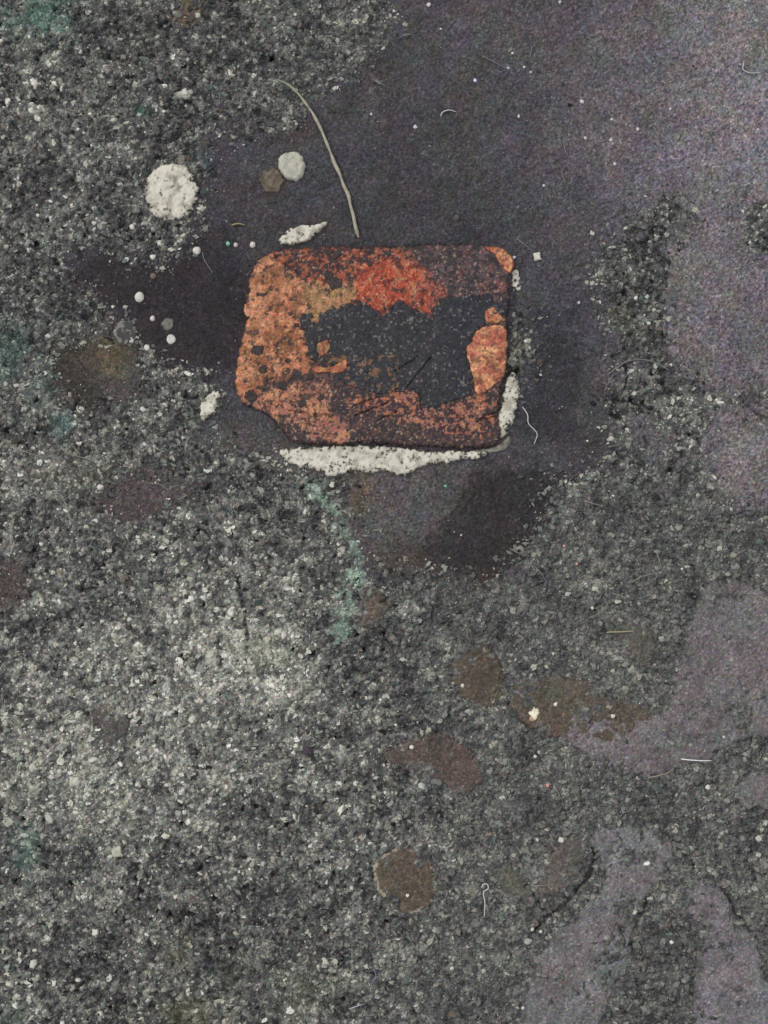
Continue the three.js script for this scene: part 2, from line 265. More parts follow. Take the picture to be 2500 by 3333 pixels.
// ---------------------------------------------------------------- scene helpers
const taken = new Map();
const numbered = (n) => { const k = taken.get(n) || 0; taken.set(n, k + 1); return k ? `${n}_${String(k).padStart(3, '0')}` : n; };
function place(o, name, label, category, group, parent = scene) {
  o.name = parent === scene ? numbered(name) : name; parent.add(o); o.castShadow = o.receiveShadow = true;
  if (label) o.userData.label = label; if (category) o.userData.category = category; if (group) o.userData.group = group;
  return o;
}
function geom(pos, col, uv, idx) {
  const g = new THREE.BufferGeometry();
  g.setAttribute('position', new THREE.BufferAttribute(pos, 3)); if (col) g.setAttribute('color', new THREE.BufferAttribute(col, 3)); if (uv) g.setAttribute('uv', new THREE.BufferAttribute(uv, 2));
  g.setIndex(new THREE.BufferAttribute(idx, 1)); g.computeVertexNormals(); return g;
}
// A low, rounded body with a ragged outline: a skin over the outline that dips below what it lies on, closed underneath.
function lump({ p, cell = 2, top, under, edge = 4, rag = 3, ragF = .12, rag2 = 0, color, tint = 1, origin }) {
  const b = box(p), x0 = b[0] - 4 * cell - rag, y0 = b[1] - 4 * cell - rag, w = Math.ceil((b[2] + rag + 4 * cell - x0) / cell), h = Math.ceil((b[3] + rag + 4 * cell - y0) / cell);
  const sd = new Float32Array((w + 1) * (h + 1)), id = new Int32Array((w + 1) * (h + 1)).fill(-1);
  for (let j = 0; j <= h; j++) for (let i = 0; i <= w; i++) { const x = x0 + i * cell, y = y0 + j * cell; sd[j * (w + 1) + i] = polySdf(p, x, y) + rag * fbm(x * ragF + p[0][0], y * ragF, 3) + rag2 * fbm(x * .13, y * .13 + 3, 2); }
  const pos = [], col = [], uv = [], tri = [], at = [];
  const node = (i, j) => {
    const k = j * (w + 1) + i; if (id[k] >= 0) return id[k];
    const x = x0 + i * cell, y = y0 + j * cell, s = sd[k], t = clamp(s / edge), e = Math.sqrt(1 - (1 - t) * (1 - t));
    const u = under(x, y), H = s <= 0 ? u - 5 : u - 1 + (top(x, y, s) - u + 1) * e;
    pos.push(PX(x) - origin[0], H * K - origin[1], PZ(y) - origin[2]); const c = color(x, y, s); col.push(c[0] * tint, c[1] * tint, c[2] * tint); uv.push(PX(x) / TILE, PZ(y) / TILE);
    at.push([x, y]); return id[k] = at.length - 1;
  };
  for (let j = 0; j < h; j++) for (let i = 0; i < w; i++) {
    const k = j * (w + 1) + i; if (Math.max(sd[k], sd[k + 1], sd[k + w + 1], sd[k + w + 2]) <= 0) continue;
    const a = node(i, j), c = node(i + 1, j), d = node(i, j + 1), e = node(i + 1, j + 1); tri.push(a, d, c, c, d, e);
  }
  return geom(new Float32Array(pos), new Float32Array(col), new Float32Array(uv), new Uint32Array(tri));
}
const mid = (p) => { const b = box(p); return [(b[0] + b[2]) / 2, (b[1] + b[3]) / 2]; };
const originOf = (x, y) => [PX(x), groundH(x, y) * K, PZ(y)];
function thingLump(o) {                      // a lump as a mesh whose origin is its foot
  const [mx, my] = mid(o.p), origin = originOf(mx, my), m = new THREE.Mesh(lump({ ...o, origin }), o.mat); m.position.set(...origin); return m;
}

// ---------------------------------------------------------------- ground slab
const ground = (() => {
  const n = FW * FH, skirt = 2 * (FW + FH), pos = new Float32Array((n + skirt + 4) * 3), col = new Float32Array((n + skirt + 4) * 3), uv = new Float32Array((n + skirt + 4) * 2);
  for (let j = 0; j < FH; j++) for (let i = 0; i < FW; i++) {
    const x = X0 + i * FS, y = Y0 + j * FS, k = j * FW + i, s = surf(x, y);
    pos[k * 3] = PX(x); pos[k * 3 + 1] = groundH(x, y, s) * K; pos[k * 3 + 2] = PZ(y);
    const c = groundC(x, y, s); col[k * 3] = c[0] * TINT; col[k * 3 + 1] = c[1] * TINT; col[k * 3 + 2] = c[2] * TINT;
    uv[k * 2] = PX(x) / TILE; uv[k * 2 + 1] = PZ(y) / TILE;
  }
  const tri = new Uint32Array(((FW - 1) * (FH - 1) * 2 + skirt * 2 + 8) * 3); let q = 0;
  const T = (a, b, c) => { tri[q++] = a; tri[q++] = b; tri[q++] = c; };
  for (let j = 0; j < FH - 1; j++) for (let i = 0; i < FW - 1; i++) { const a = j * FW + i; T(a, a + FW, a + 1); T(a + 1, a + FW, a + FW + 1); }
  const ring = []; for (let i = 0; i < FW; i++) ring.push(i); for (let j = 1; j < FH; j++) ring.push(j * FW + FW - 1); for (let i = FW - 2; i >= 0; i--) ring.push((FH - 1) * FW + i); for (let j = FH - 2; j > 0; j--) ring.push(j * FW);
  ring.forEach((r, i) => { const k = n + i; pos.set([pos[r * 3], -0.012, pos[r * 3 + 2]], k * 3); col.set([.09, .09, .09], k * 3); uv.set([uv[r * 2] + .5, uv[r * 2 + 1]], k * 2); });
  ring.forEach((r, i) => { const j = (i + 1) % ring.length; T(r, ring[j], n + i); T(ring[j], n + j, n + i); });
  const a = n, b = n + FW - 1, c = n + FW - 1 + FH - 1, d = n + 2 * (FW - 1) + FH - 1; T(a, b, c); T(a, c, d);
  const m = new THREE.Mesh(geom(pos, col, uv, tri.slice(0, q)), M.ground);
  place(m, 'ground', 'weathered stone ground, part grainy and part coated in a dark smooth film', 'ground'); m.userData.kind = 'structure'; return m;
})();

// smooth stones let into the ground: pieces of the setting
STONES.forEach((s, n) => {
  const mean = (s.c[0] + s.c[1] + s.c[2]) / 3, c0 = rgb(...s.c.map((v, i) => (v * .75 + mean * .25) * (mean > 90 ? 1.06 : 1.02) + [3, 3, 2][i])), [mx, my] = mid(s.p), origin = originOf(mx, my);
  const g = lump({
    p: s.p, cell: 2.6, edge: 14, rag: s.rim ? 7 : 15, ragF: .03, rag2: s.rim ? 5 : 8, origin, tint: TINT, under: (x, y) => groundH(x, y), top: (x, y) => base(x, y) + 5 + 1.4 * fbm(x * .03 + n, y * .03, 2) + .4 * vn(x * .2, y * .2) - 3.5 * sst(.3, .55, fbm(x * .045 + 31, y * .045 + n, 3)),
    color: (x, y, d) => {
      const m = fbm(x * .03 + n * 7, y * .03, 3), h = vn(x * .02 + n, y * .02 + 30), sp = vn(x * .33, y * .33) * .6 + vn(x * .6, y * .6) * .5; let c = mul3(c0, clamp((.9 + .3 * m) * (1 + .6 * sp + (sp > .6 ? .6 : 0)), .3, 2.4));
      c = [c[0] * (1 + .07 * h), c[1] * (1 - .05 * h), c[2] * (1 - .02 * h)];
      if (s.rim) c = mix3(c, rgb(168, 158, 138), .8 * (1 - sst(4, 10, d)) * sst(-.2, .2, fbm(x * .06, y * .06, 2)));
      const q = vn(x * .29 + 3, y * .29) * .6 + vn(x * .5, y * .5 + 6) * .4, w = sst(.0, .45, fbm(x * .035 + 31, y * .035 + n, 3) + .5 * q + (s.rim ? -.15 : .1) - d * .022);
      return mix3(c, ramp(1.7 + 1.5 * shade(x, y) + 1.6 * q), w);                        // sand still cemented to the worn face
    },
  });
  const m = new THREE.Mesh(g, M.stone); m.position.set(...origin); place(m, 'smooth_stone', null, null, null, ground);
});

// ---------------------------------------------------------------- sand grains
function pebbleGeometry(detail, rough, facets) {
  let g = new THREE.IcosahedronGeometry(1, detail); g.deleteAttribute('uv'); g.deleteAttribute('normal'); g = mergeVertices(g, 1e-4); const p = g.attributes.position;
  for (let i = 0; i < p.count; i++) { const s = 1 + rough * (rnd() * 2 - 1); p.setXYZ(i, p.getX(i) * s, p.getY(i) * s, p.getZ(i) * s); }
  if (facets) g = g.toNonIndexed(); g.computeVertexNormals(); return g;
}
function grainColour(x, y) {
  const u = rnd() + rnd() + rnd() - 1.5, r = rnd();
  let c = ramp(2.5 + 2.2 * shade(x, y) + 2.0 * u * calm(x, y)); if (r < .04) c = mix3(c, rgb(116, 98, 88), .5); else if (r < .12) c = mix3(c, rgb(84, 104, 100), .5); else if (r < .16) c = mix3(c, rgb(92, 80, 92), .5);
  const [t, w] = tractAt(x, y); if (w > 0) c = mix3(c, mul3(t, .5 + rnd() * .8), w * .75);
  const v = .8 + rnd() * .4; return [c[0] * v * (.96 + rnd() * .08), c[1] * v, c[2] * v * (.94 + rnd() * .1)];
}
const CHIP = smoothPoly([[190, 240], [268, 187], [350, 165], [450, 163], [560, 158], [820, 158], [1000, 150], [1150, 145], [1330, 150], [1405, 162], [1446, 195], [1467, 240], [1452, 290], [1442, 330], [1450, 420], [1440, 470], [1432, 560], [1427, 700], [1420, 800], [1396, 900], [1396, 1000], [1412, 1128], [1300, 1152], [1150, 1147], [1000, 1142], [800, 1127], [640, 1127], [500, 1134], [372, 1122], [325, 1065], [270, 1000], [190, 960], [138, 935], [108, 885], [92, 820], [108, 700], [138, 590], [152, 500], [146, 460], [162, 380], [168, 300]].map(([a, b]) => [464.5 + .44 * a, 464.5 + .44 * b]), 1);
const chipBox = box(CHIP);
const inChip = (x, y, m) => x > chipBox[0] - 20 && x < chipBox[2] + 20 && y > chipBox[1] - 20 && y < chipBox[3] + 20 && polySdf(CHIP, x, y) > m;
function scatter(name, label, count, r0, r1, g, keep, sink, colour = grainColour) {
  const list = [], q = new THREE.Quaternion(), e = new THREE.Euler();
  for (let k = 0; k < count; k++) {
    const x = X0 + 6 + rnd() * (X1 - X0 - 12), y = Y0 + 6 + rnd() * (Y1 - Y0 - 12), t = rnd();
    if (!keep(x, y, t) || inChip(x, y, -3)) continue;
    if (cut[clamp(Math.round((y - Y0) / FS), 0, FH - 1) * FW + clamp(Math.round((x - X0) / FS), 0, FW - 1)] > 3) continue;
    const r = r0 + (r1 - r0) * Math.pow(rnd(), 1.6); e.set(rnd() * 6.3, rnd() * 6.3, rnd() * 6.3);
    list.push([new THREE.Matrix4().compose(new THREE.Vector3(PX(x), (groundH(x, y) + r * sink) * K, PZ(y)), q.setFromEuler(e).clone(), new THREE.Vector3(r * K * (.6 + rnd() * .9), r * K * (.5 + rnd() * .5), r * K * (.6 + rnd() * 1.1))), colour(x, y)]);
  }
  const m = new THREE.InstancedMesh(g, M.grain, list.length), c = new THREE.Color();
  list.forEach(([a, b], i) => { m.setMatrixAt(i, a); m.setColorAt(i, c.setRGB(...b)); });
  place(m, name, label, 'sand'); m.userData.kind = 'stuff'; return m;
}
const grainy = (x, y, t) => { const s = surf(x, y), d = read(stoneR, x, y); return (d < 20 * fbm(x * .02, y * .02, 3) - 6 + 12 * t || (t > .985 && d < 60)) && t < .004 + .996 * sst(58, -24, s); };
scatter('sand_grains', 'coarse grey sand grains bound in the weathered ground', 90000, 1.9, 6.4, pebbleGeometry(1, .38, true), grainy, -.42);
scatter('fine_sand', 'fine grey sand between the coarser grains', 90000, 1.1, 2.6, pebbleGeometry(0, .3, true), grainy, .3);
scatter('dust', 'pale dust specks strewn over the dark smooth coat', 16000, .7, 1.7, pebbleGeometry(0, .2), (x, y, t) => { const s = Math.max(surf(x, y), read(stoneR, x, y)); return s > 4 && t < .12 + .8 * clamp(read(sheenDustR, x, y)) ; }, .3, () => { const v = rnd(); return v < .5 ? rgb(112, 108, 112) : v < .85 ? rgb(140, 134, 138) : rgb(176, 172, 172); });

// ---------------------------------------------------------------- the copper chip
const Z = (a) => smoothPoly(a.map(([x, y]) => [464.5 + .44 * x, 464.5 + .44 * y]), 1);
const chip = new THREE.Group();
const chipOrigin = [PX(800), base(800, 750) * K, PZ(750)];
chip.position.set(...chipOrigin);
place(chip, 'copper_chip', 'rectangular rusty copper chip with black crust set in the dark ground', 'metal chip');
const SCORES = [[[690, 985], [850, 925]], [[370, 965], [470, 978]], [[470, 978], [565, 982]], [[800, 1010], [905, 965]], [[1280, 1015], [1385, 990]], [[1300, 1000], [1390, 970]], [[300, 215], [420, 300]], [[690, 935], [800, 900]], [[940, 850], [1060, 700]], [[880, 770], [1000, 700]], [[1000, 880], [1015, 960]]].map((l) => l.map(([a, b]) => [464.5 + .44 * a, 464.5 + .44 * b]));
const score = (x, y) => { let d = 9; for (const [a, b] of SCORES) { if (x < Math.min(a[0], b[0]) - 5 || x > Math.max(a[0], b[0]) + 5 || y < Math.min(a[1], b[1]) - 5 || y > Math.max(a[1], b[1]) + 5) continue; d = Math.min(d, segDist(a, b, x + 1.5 * vn(x * .2, y * .2), y + 2 * vn(x * .15, y * .15 + 5))); } return d < 3 ? 4 * (1 - sst(.6, 2.4, d)) : 0; };   // old score marks
const chipTop = (x, y) => -score(x, y) + base(800, 750) + 25 + (x - 800) * .004 - (y - 750) * .006 + 1.6 * fbm(x * .012, y * .012, 2) + .7 * vn(x * .05, y * .05) + .5 * vn(x * .16, y * .16);
const ZONES = {
  copper: Z([[190, 235], [262, 188], [330, 262], [420, 312], [440, 372], [560, 385], [640, 362], [700, 335], [700, 430], [620, 455], [540, 485], [520, 530], [480, 530], [470, 490], [420, 500], [405, 545], [440, 590], [450, 680], [475, 705], [460, 775], [370, 790], [300, 800], [230, 860], [160, 935], [100, 885], [85, 820], [110, 680], [148, 500], [155, 330]]),
  red: Z([[690, 270], [760, 225], [900, 225], [1020, 255], [1060, 330], [1130, 350], [1165, 400], [1100, 425], [1065, 485], [1050, 515], [1000, 475], [960, 475], [890, 430], [850, 465], [830, 515], [800, 485], [750, 470], [740, 440], [690, 435]]),
  foot: Z([[200, 880], [300, 860], [480, 825], [560, 830], [565, 990], [645, 1005], [645, 1128], [520, 1115], [400, 1030], [300, 980], [160, 935]]),
  rust: Z([[640, 900], [850, 890], [900, 865], [1000, 885], [1020, 965], [1060, 940], [1250, 900], [1385, 915], [1395, 1050], [1250, 1090], [1000, 1055], [850, 985], [700, 965]]),
  ochre: Z([[440, 330], [560, 360], [700, 350], [690, 420], [600, 455], [540, 485], [500, 530], [450, 470], [440, 400]]),
  upper: Z([[240, 190], [560, 165], [860, 165], [1000, 220], [760, 232], [690, 280], [680, 340], [560, 385], [430, 320], [310, 262]]),
  violet: Z([[1000, 150], [1420, 150], [1470, 260], [1440, 480], [1300, 500], [1080, 430], [1150, 380], [1060, 300], [1000, 240]]),
};
const zoneSd = Object.fromEntries(Object.entries(ZONES).map(([k, p]) => [k, p]));
const COP = rgb(184, 128, 96), COP2 = rgb(164, 104, 76), REDC = rgb(168, 74, 52), OCH = rgb(156, 122, 86), RUST = rgb(146, 98, 82), DRK = rgb(62, 57, 60), VIO = rgb(96, 78, 80);
function chipC(x, y) {
  const wx = x + 5 * vn(x * .08, y * .08), wy = y + 5 * vn(x * .08 + 33, y * .08), n = fbm(x * .05, y * .05, 3), f = fbm(x * .16 + 4, y * .16, 3);
  const z = (k) => sst(-9, 9, polySdf(zoneSd[k], wx, wy) + 9 * f + 9 * n);
  let c = mix3(rgb(62, 54, 57), rgb(96, 70, 64), sst(-.15, .35, f + .3 * n));
  let t = z('violet'); if (t) c = mix3(c, mix3(mix3(DRK, VIO, sst(-.3, .25, f)), rgb(120, 72, 64), .5 * sst(.1, .4, n)), t);
  t = z('upper'); if (t) c = mix3(c, mix3(rgb(66, 52, 52), rgb(146, 82, 62), sst(-.1, .16, f + .5 * n)), t);
  t = z('foot'); if (t) c = mix3(c, mix3(rgb(80, 62, 58), mix3(mul3(RUST, 1.12), COP, sst(-.2, .4, n)), sst(-.32, -.06, f)), t);
  t = z('rust'); if (t) c = mix3(c, mix3(rgb(66, 50, 54), mix3(mul3(RUST, 1.1), COP2, sst(-.2, .3, n)), sst(-.12, .14, f + .3 * vn(x * .03, y * .22) - .35 * sst(915, 955, y))), t);
  t = z('copper'); if (t) c = mix3(c, mul3(mix3(mix3(COP, COP2, sst(-.25, .35, n)), rgb(128, 84, 58), .8 * sst(.18, .4, fbm(x * .025 + 71, y * .025, 2))), .96 + .6 * f), t);
  t = z('ochre'); if (t) c = mix3(c, mul3(OCH, .92 + .4 * f), t * .8);
  t = z('red'); if (t) c = mix3(c, mul3(mix3(mix3(REDC, COP2, sst(-.1, .5, f + .6 * n)), rgb(150, 90, 76), sst(880, 960, x + 40 * n)), .95 + .5 * f), t * .92);
  if (z('copper') > .5 && vn(x * .075 + 12, y * .075) > .62) c = mix3(c, rgb(66, 54, 52), .85);           // black spots on the bare metal
  if (vn(x * .3 + 5, y * .3) > .66) c = mix3(c, rgb(212, 178, 150), .4);                                                    // bright bare grains
  const g2 = fbm(x * .1 + 40, y * .1, 3) + .35 * vn(x * .36, y * .36 + 4);             // black specks and grime eating into the metal
  c = mix3(c, rgb(52, 46, 48), .85 * sst(.24, .5, g2 + .22 * sst(640, 1100, x) * sst(700, 560, y) + .12 * sst(860, 960, y) * sst(640, 800, x) ));
  return c;
}
const chipMesh = (g, mat, name, label) => place(new THREE.Mesh(g, mat), name, label, null, null, chip);
chipMesh(lump({ p: CHIP, cell: 1.7, edge: 8, rag: 4, ragF: .07, rag2: 3, origin: chipOrigin, tint: TINT, under: () => base(800, 750) - 4, top: chipTop, color: chipC }), M.copper, 'chip_body', 'rust red and orange copper face of the chip');
const CRUST = Z([[410, 520], [440, 490], [470, 500], [482, 530], [520, 530], [542, 482], [600, 462], [660, 450], [690, 428], [742, 433], [752, 466], [792, 476], [800, 508], [842, 512], [850, 460], [890, 423], [932, 450], [962, 472], [1010, 467], [1042, 492], [1056, 512], [1076, 470], [1120, 420], [1210, 390], [1320, 400], [1420, 440], [1425, 480], [1330, 520], [1260, 600], [1235, 700], [1275, 880], [1180, 915], [1065, 930], [1035, 975], [1005, 890], [960, 872], [900, 870], [800, 880], [760, 850], [660, 850], [600, 800], [650, 770], [655, 715], [600, 740], [560, 735], [530, 720], [570, 660], [560, 615], [500, 640], [510, 700], [500, 740], [470, 720], [455, 680], [445, 590]]);
const crustTop = (x, y) => chipTop(x, y) + 2.6 + 1.1 * fbm(x * .09, y * .09, 3) + .8 * vn(x * .3, y * .3);
const crustC = (x, y) => { const n = fbm(x * .04, y * .04, 3), f = fbm(x * .2, y * .2, 2); let c = mix3(rgb(54, 54, 57), rgb(50, 50, 56), sst(920, 1010, x + 40 * n)); c = mul3(c, 1 + .35 * f + .25 * n); if (f > .5) c = rgb(110, 104, 102); if (x < 860 && y > 770 && fbm(x * .1 + 50, y * .1, 3) > .22) c = mix3(c, rgb(132, 96, 70), .7); return c; };
chipMesh(lump({ p: CRUST, cell: 1.5, edge: 3, rag: 9, ragF: .07, rag2: 9, origin: chipOrigin, tint: TINT, under: chipTop, top: crustTop, color: crustC }), M.crust, 'dark_crust', 'black crust across the middle of the chip');
[[405, 545, 16], [215, 668, 30], [240, 762, 24], [180, 890, 34], [400, 790, 30], [330, 840, 26], [470, 800, 22], [560, 300, 26], [590, 345, 34], [160, 500, 14], [360, 720, 14], [440, 560, 18], [250, 830, 16], [520, 900, 18], [430, 930, 22], [600, 200, 26], [560, 190, 20], [850, 200, 14], [760, 250, 12]].forEach(([x, y, r]) => {
  const p = ellipse(464.5 + .44 * x, 464.5 + .44 * y, r * .44, r * .4, 10, .2);
  chipMesh(lump({ p, cell: 1.3, edge: 2.5, rag: 2.5, ragF: .2, origin: chipOrigin, tint: TINT, under: chipTop, top: (a, b) => chipTop(a, b) + 1.5 + .8 * fbm(a * .2, b * .2, 2), color: (a, b) => mul3(rgb(62, 54, 54), 1 + .4 * fbm(a * .2, b * .2, 2)) }), M.crust, 'crust_spot');
});
const flake = (p, c, label, lift) => chipMesh(lump({ p: Z(p), cell: 1.3, edge: 3, rag: 2, ragF: .12, origin: chipOrigin, tint: TINT, under: (x, y) => chipTop(x, y), top: (x, y) => chipTop(x, y) + lift + .6 * fbm(x * .06, y * .06, 2), color: (x, y) => { const n = fbm(x * .05 + 9, y * .05, 3), f = fbm(x * .18, y * .18, 2); const g = fbm(x * .11 + 3, y * .11, 3); return mix3(mul3(mix3(rgb(...c), rgb(168, 100, 80), sst(-.15, .35, n)), .95 + .6 * f), rgb(112, 72, 60), .75 * sst(.15, .5, g)); } }), M.copper, 'copper_flake', label);
flake([[1255, 632], [1265, 590], [1305, 560], [1330, 552], [1380, 545], [1430, 548], [1426, 700], [1420, 790], [1380, 830], [1300, 892], [1275, 886], [1265, 800], [1237, 720], [1226, 650]], [204, 146, 108], 'bare orange metal showing on the right part of the face', 3.4);
flake([[1312, 492], [1345, 455], [1382, 460], [1402, 500], [1428, 530], [1380, 538], [1330, 545]], [180, 134, 96], 'small bare orange scrap above the larger one', 3);
flake([[1318, 158], [1350, 163], [1402, 170], [1442, 200], [1466, 240], [1452, 282], [1426, 297], [1405, 255], [1380, 230], [1370, 200], [1338, 190]], [204, 156, 110], 'bright bare metal at the upper right corner', 3);
flake([[500, 640], [530, 625], [560, 612], [572, 655], [540, 700], [505, 695]], [158, 128, 86], 'small ochre island in the black crust', 3.4);
flake([[470, 760], [500, 740], [540, 755], [590, 745], [620, 718], [655, 715], [650, 765], [600, 785], [560, 775], [500, 785]], [170, 118, 82], 'ragged orange island in the black crust', 3.4);
flake([[150, 440], [172, 455], [176, 500], [158, 512], [146, 480]], [208, 158, 128], 'highlight painted on the left edge', 2);  // pale copper piece stands in for the lit edge highlight

// ---------------------------------------------------------------- pale crusts round the chip, lichen discs
const lichenC = (hue, dirt) => (x, y, s) => {
  const n = fbm(x * .06 + hue, y * .06, 3), f = fbm(x * .16 + 20, y * .16 + hue, 3); let c = mul3(mix3(rgb(204, 200, 186), rgb(164, 160, 146), sst(-.2, .5, n)), 1 + .18 * f);
  const g = f - .3 * (1 - sst(0, 10, s)); if (g < -.5 + dirt) c = rgb(74, 72, 66); else if (g < -.34 + dirt) c = mix3(c, rgb(120, 116, 106), .6); return c;
};
function lichen(name, label, category, p, o = {}) {
  const m = thingLump({ p: o.raw ? p : smoothPoly(p, 1), cell: o.cell || 1.6, edge: o.edge || 6, rag: o.rag ?? 4, ragF: .11, rag2: o.raw ? 0 : 1.6, under: (x, y) => groundH(x, y), top: (x, y, s) => groundH(x, y) * .3 + (base(x, y) + 4) * .7 + (o.h || 6) + (read(stoneR, x, y) > -6 ? 4.5 : 0) + 2.2 * fbm(x * .05, y * .05, 2) + .6 * vn(x * .25, y * .25), color: o.color || lichenC(p[0][0], o.dirt || 0), mat: M.lichen });
  return place(m, name, label, category, o.group);
}
lichen('lichen_disc', 'large round off white lichen disc at the edge of the grainy ground', 'lichen', [[350, 355], [385, 352], [412, 366], [428, 395], [430, 425], [420, 452], [398, 470], [368, 481], [338, 470], [318, 448], [313, 412], [320, 380], [335, 362]], { h: 10, edge: 12, rag: 4 });
lichen('lichen_disc', 'smaller round pale grey lichen disc on the dark coat near the rootlet', 'lichen', [[610, 335], [632, 326], [652, 335], [661, 358], [656, 382], [642, 394], [620, 390], [604, 372], [600, 350]], { h: 8, edge: 9, rag: 2, color: (x, y) => { const f = fbm(x * .12, y * .12, 3); return mul3(rgb(176, 174, 160), 1 + .35 * f); } });
lichen('brown_crust', 'small brown crumbly crust beside the smaller lichen disc', 'crust', [[560, 372], [596, 360], [612, 380], [612, 405], [596, 420], [562, 412]], { h: 3, rag: 8, color: (x, y) => mul3(rgb(104, 94, 84), 1 + .8 * fbm(x * .12, y * .12, 3)) });
lichen('mortar_crust', 'long white mortar crust along the lower edge of the copper chip', 'mortar', [[598, 974], [640, 966], [690, 968], [760, 962], [830, 962], [900, 972], [960, 976], [1010, 976], [1062, 972], [1040, 990], [985, 995], [940, 1000], [915, 1006], [890, 1020], [868, 1030], [848, 1024], [820, 1014], [795, 1022], [770, 1014], [745, 1022], [715, 1030], [695, 1018], [660, 1010], [625, 1002]], { h: 7, rag: 6, dirt: .02 });
lichen('mortar_crust', 'upright white mortar crust against the right edge of the copper chip', 'mortar', [[1094, 812], [1108, 800], [1122, 830], [1124, 855], [1112, 880], [1110, 905], [1098, 930], [1084, 948], [1074, 944], [1074, 905], [1084, 860]], { h: 8, rag: 6, dirt: .05 });
lichen('mortar_crust', 'white mortar crust against the upper edge of the copper chip', 'mortar', [[602, 516], [622, 498], [645, 488], [672, 488], [706, 478], [704, 490], [682, 505], [660, 522], [635, 530], [608, 530]], { h: 7, rag: 4 });
lichen('mortar_crust', 'separate white crust patch left of the copper chip', 'mortar', [[430, 884], [438, 862], [456, 846], [478, 842], [474, 862], [470, 884], [448, 905], [432, 912]], { h: 7, rag: 6 });
lichen('mortar_crust', 'small pale mortar scrap below the upper right corner of the chip', 'mortar', [[1104, 580], [1118, 575], [1124, 600], [1120, 628], [1106, 630]], { h: 3, rag: 6, dirt: .12 });
lichen('mortar_crust', 'grey mortar remnant along the lower right corner of the chip', 'mortar', [[1010, 976], [1080, 962], [1098, 940], [1104, 950], [1088, 974], [1040, 984]], { h: 2, rag: 5, dirt: .16, color: (x, y) => mul3(rgb(128, 124, 114), 1 + .9 * fbm(x * .12, y * .12, 3)) });
lichen('lichen_ring', 'faint grey lichen ring on the dark coat left of the chip', 'lichen', ellipse(271, 718, 26, 26, 16, .06), { h: 1.5, rag: 3, color: (x, y) => { const r = Math.hypot(x - 271, y - 718) / 26; return mul3(mix3(rgb(78, 76, 76), rgb(132, 128, 124), sst(.1, .4, fbm(x * .12, y * .12, 2) + (r > .65 ? .22 : 0))), .9); } });
lichen('lichen_dot', 'dim grey round lichen dot touching a brighter white dot', 'lichen', ellipse(363, 700, 14, 14, 12, .08), { h: 2, rag: 2, color: (x, y) => mul3(rgb(110, 110, 102), 1 + .4 * fbm(x * .15, y * .15, 2)) });
[[425, 542, 9], [302, 642, 11], [370, 733, 10], [330, 688, 6], [546, 529, 7], [318, 751, 7], [493, 527, 5], [509, 529, 5], [332, 597, 7]].forEach(([x, y, r], i) => {
  const brown = i === 8, teal = i === 6;
  lichen('lichen_dot', brown ? 'tiny brownish dot on the dark coat left of the chip' : teal ? 'tiny turquoise dot beside a white one on the dark coat' : 'small round white lichen dot on the darkest coat left of the chip', 'lichen', ellipse(x, y, r, r * 1.08, 12, .06), { raw: true, cell: 1.1, h: 4, edge: r * .8, rag: 1, group: brown || teal ? undefined : 'white lichen dots', color: (a, b) => mul3(brown ? rgb(118, 104, 98) : teal ? rgb(130, 190, 172) : rgb(204, 200, 194), 1 + .2 * fbm(a * .2, b * .2, 2)) });
});

[['tall pale mineral shard beside the dark furrow', [[493, 1307], [510, 1327], [530, 1388], [534, 1429], [524, 1446], [510, 1422], [503, 1385], [476, 1361]]], ['short pale mineral patch next to the tall shard', [[445, 1402], [469, 1395], [473, 1436], [456, 1446], [442, 1429]]],
  ...[[[564, 1394], [591, 1401], [601, 1435], [574, 1424]], [[646, 1465], [683, 1472], [666, 1499], [649, 1486]], [[632, 1428], [656, 1431], [646, 1452]], [[51, 1684], [92, 1694], [85, 1725], [61, 1728]], [[112, 1660], [136, 1660], [136, 1680], [116, 1680]], [[190, 1643], [231, 1653], [224, 1687], [200, 1677]], [[60, 228], [95, 222], [98, 245], [70, 250]], [[375, 195], [415, 190], [405, 212], [380, 215]]].map((p) => ['irregular pale mineral patch in the grainy ground', p])].forEach(([label, p], i) =>
  lichen('mineral_crust', label, 'mineral crust', p, { h: 1.5, edge: 7, rag: 12, group: i > 1 ? 'pale mineral patches' : undefined, color: (x, y) => { const q = vn(x * .29 + 3, y * .29) * .6 + vn(x * .5, y * .5 + 6) * .4; return ramp(4 + 1.4 * fbm(x * .09, y * .09, 2) + 1.5 * q); } }));

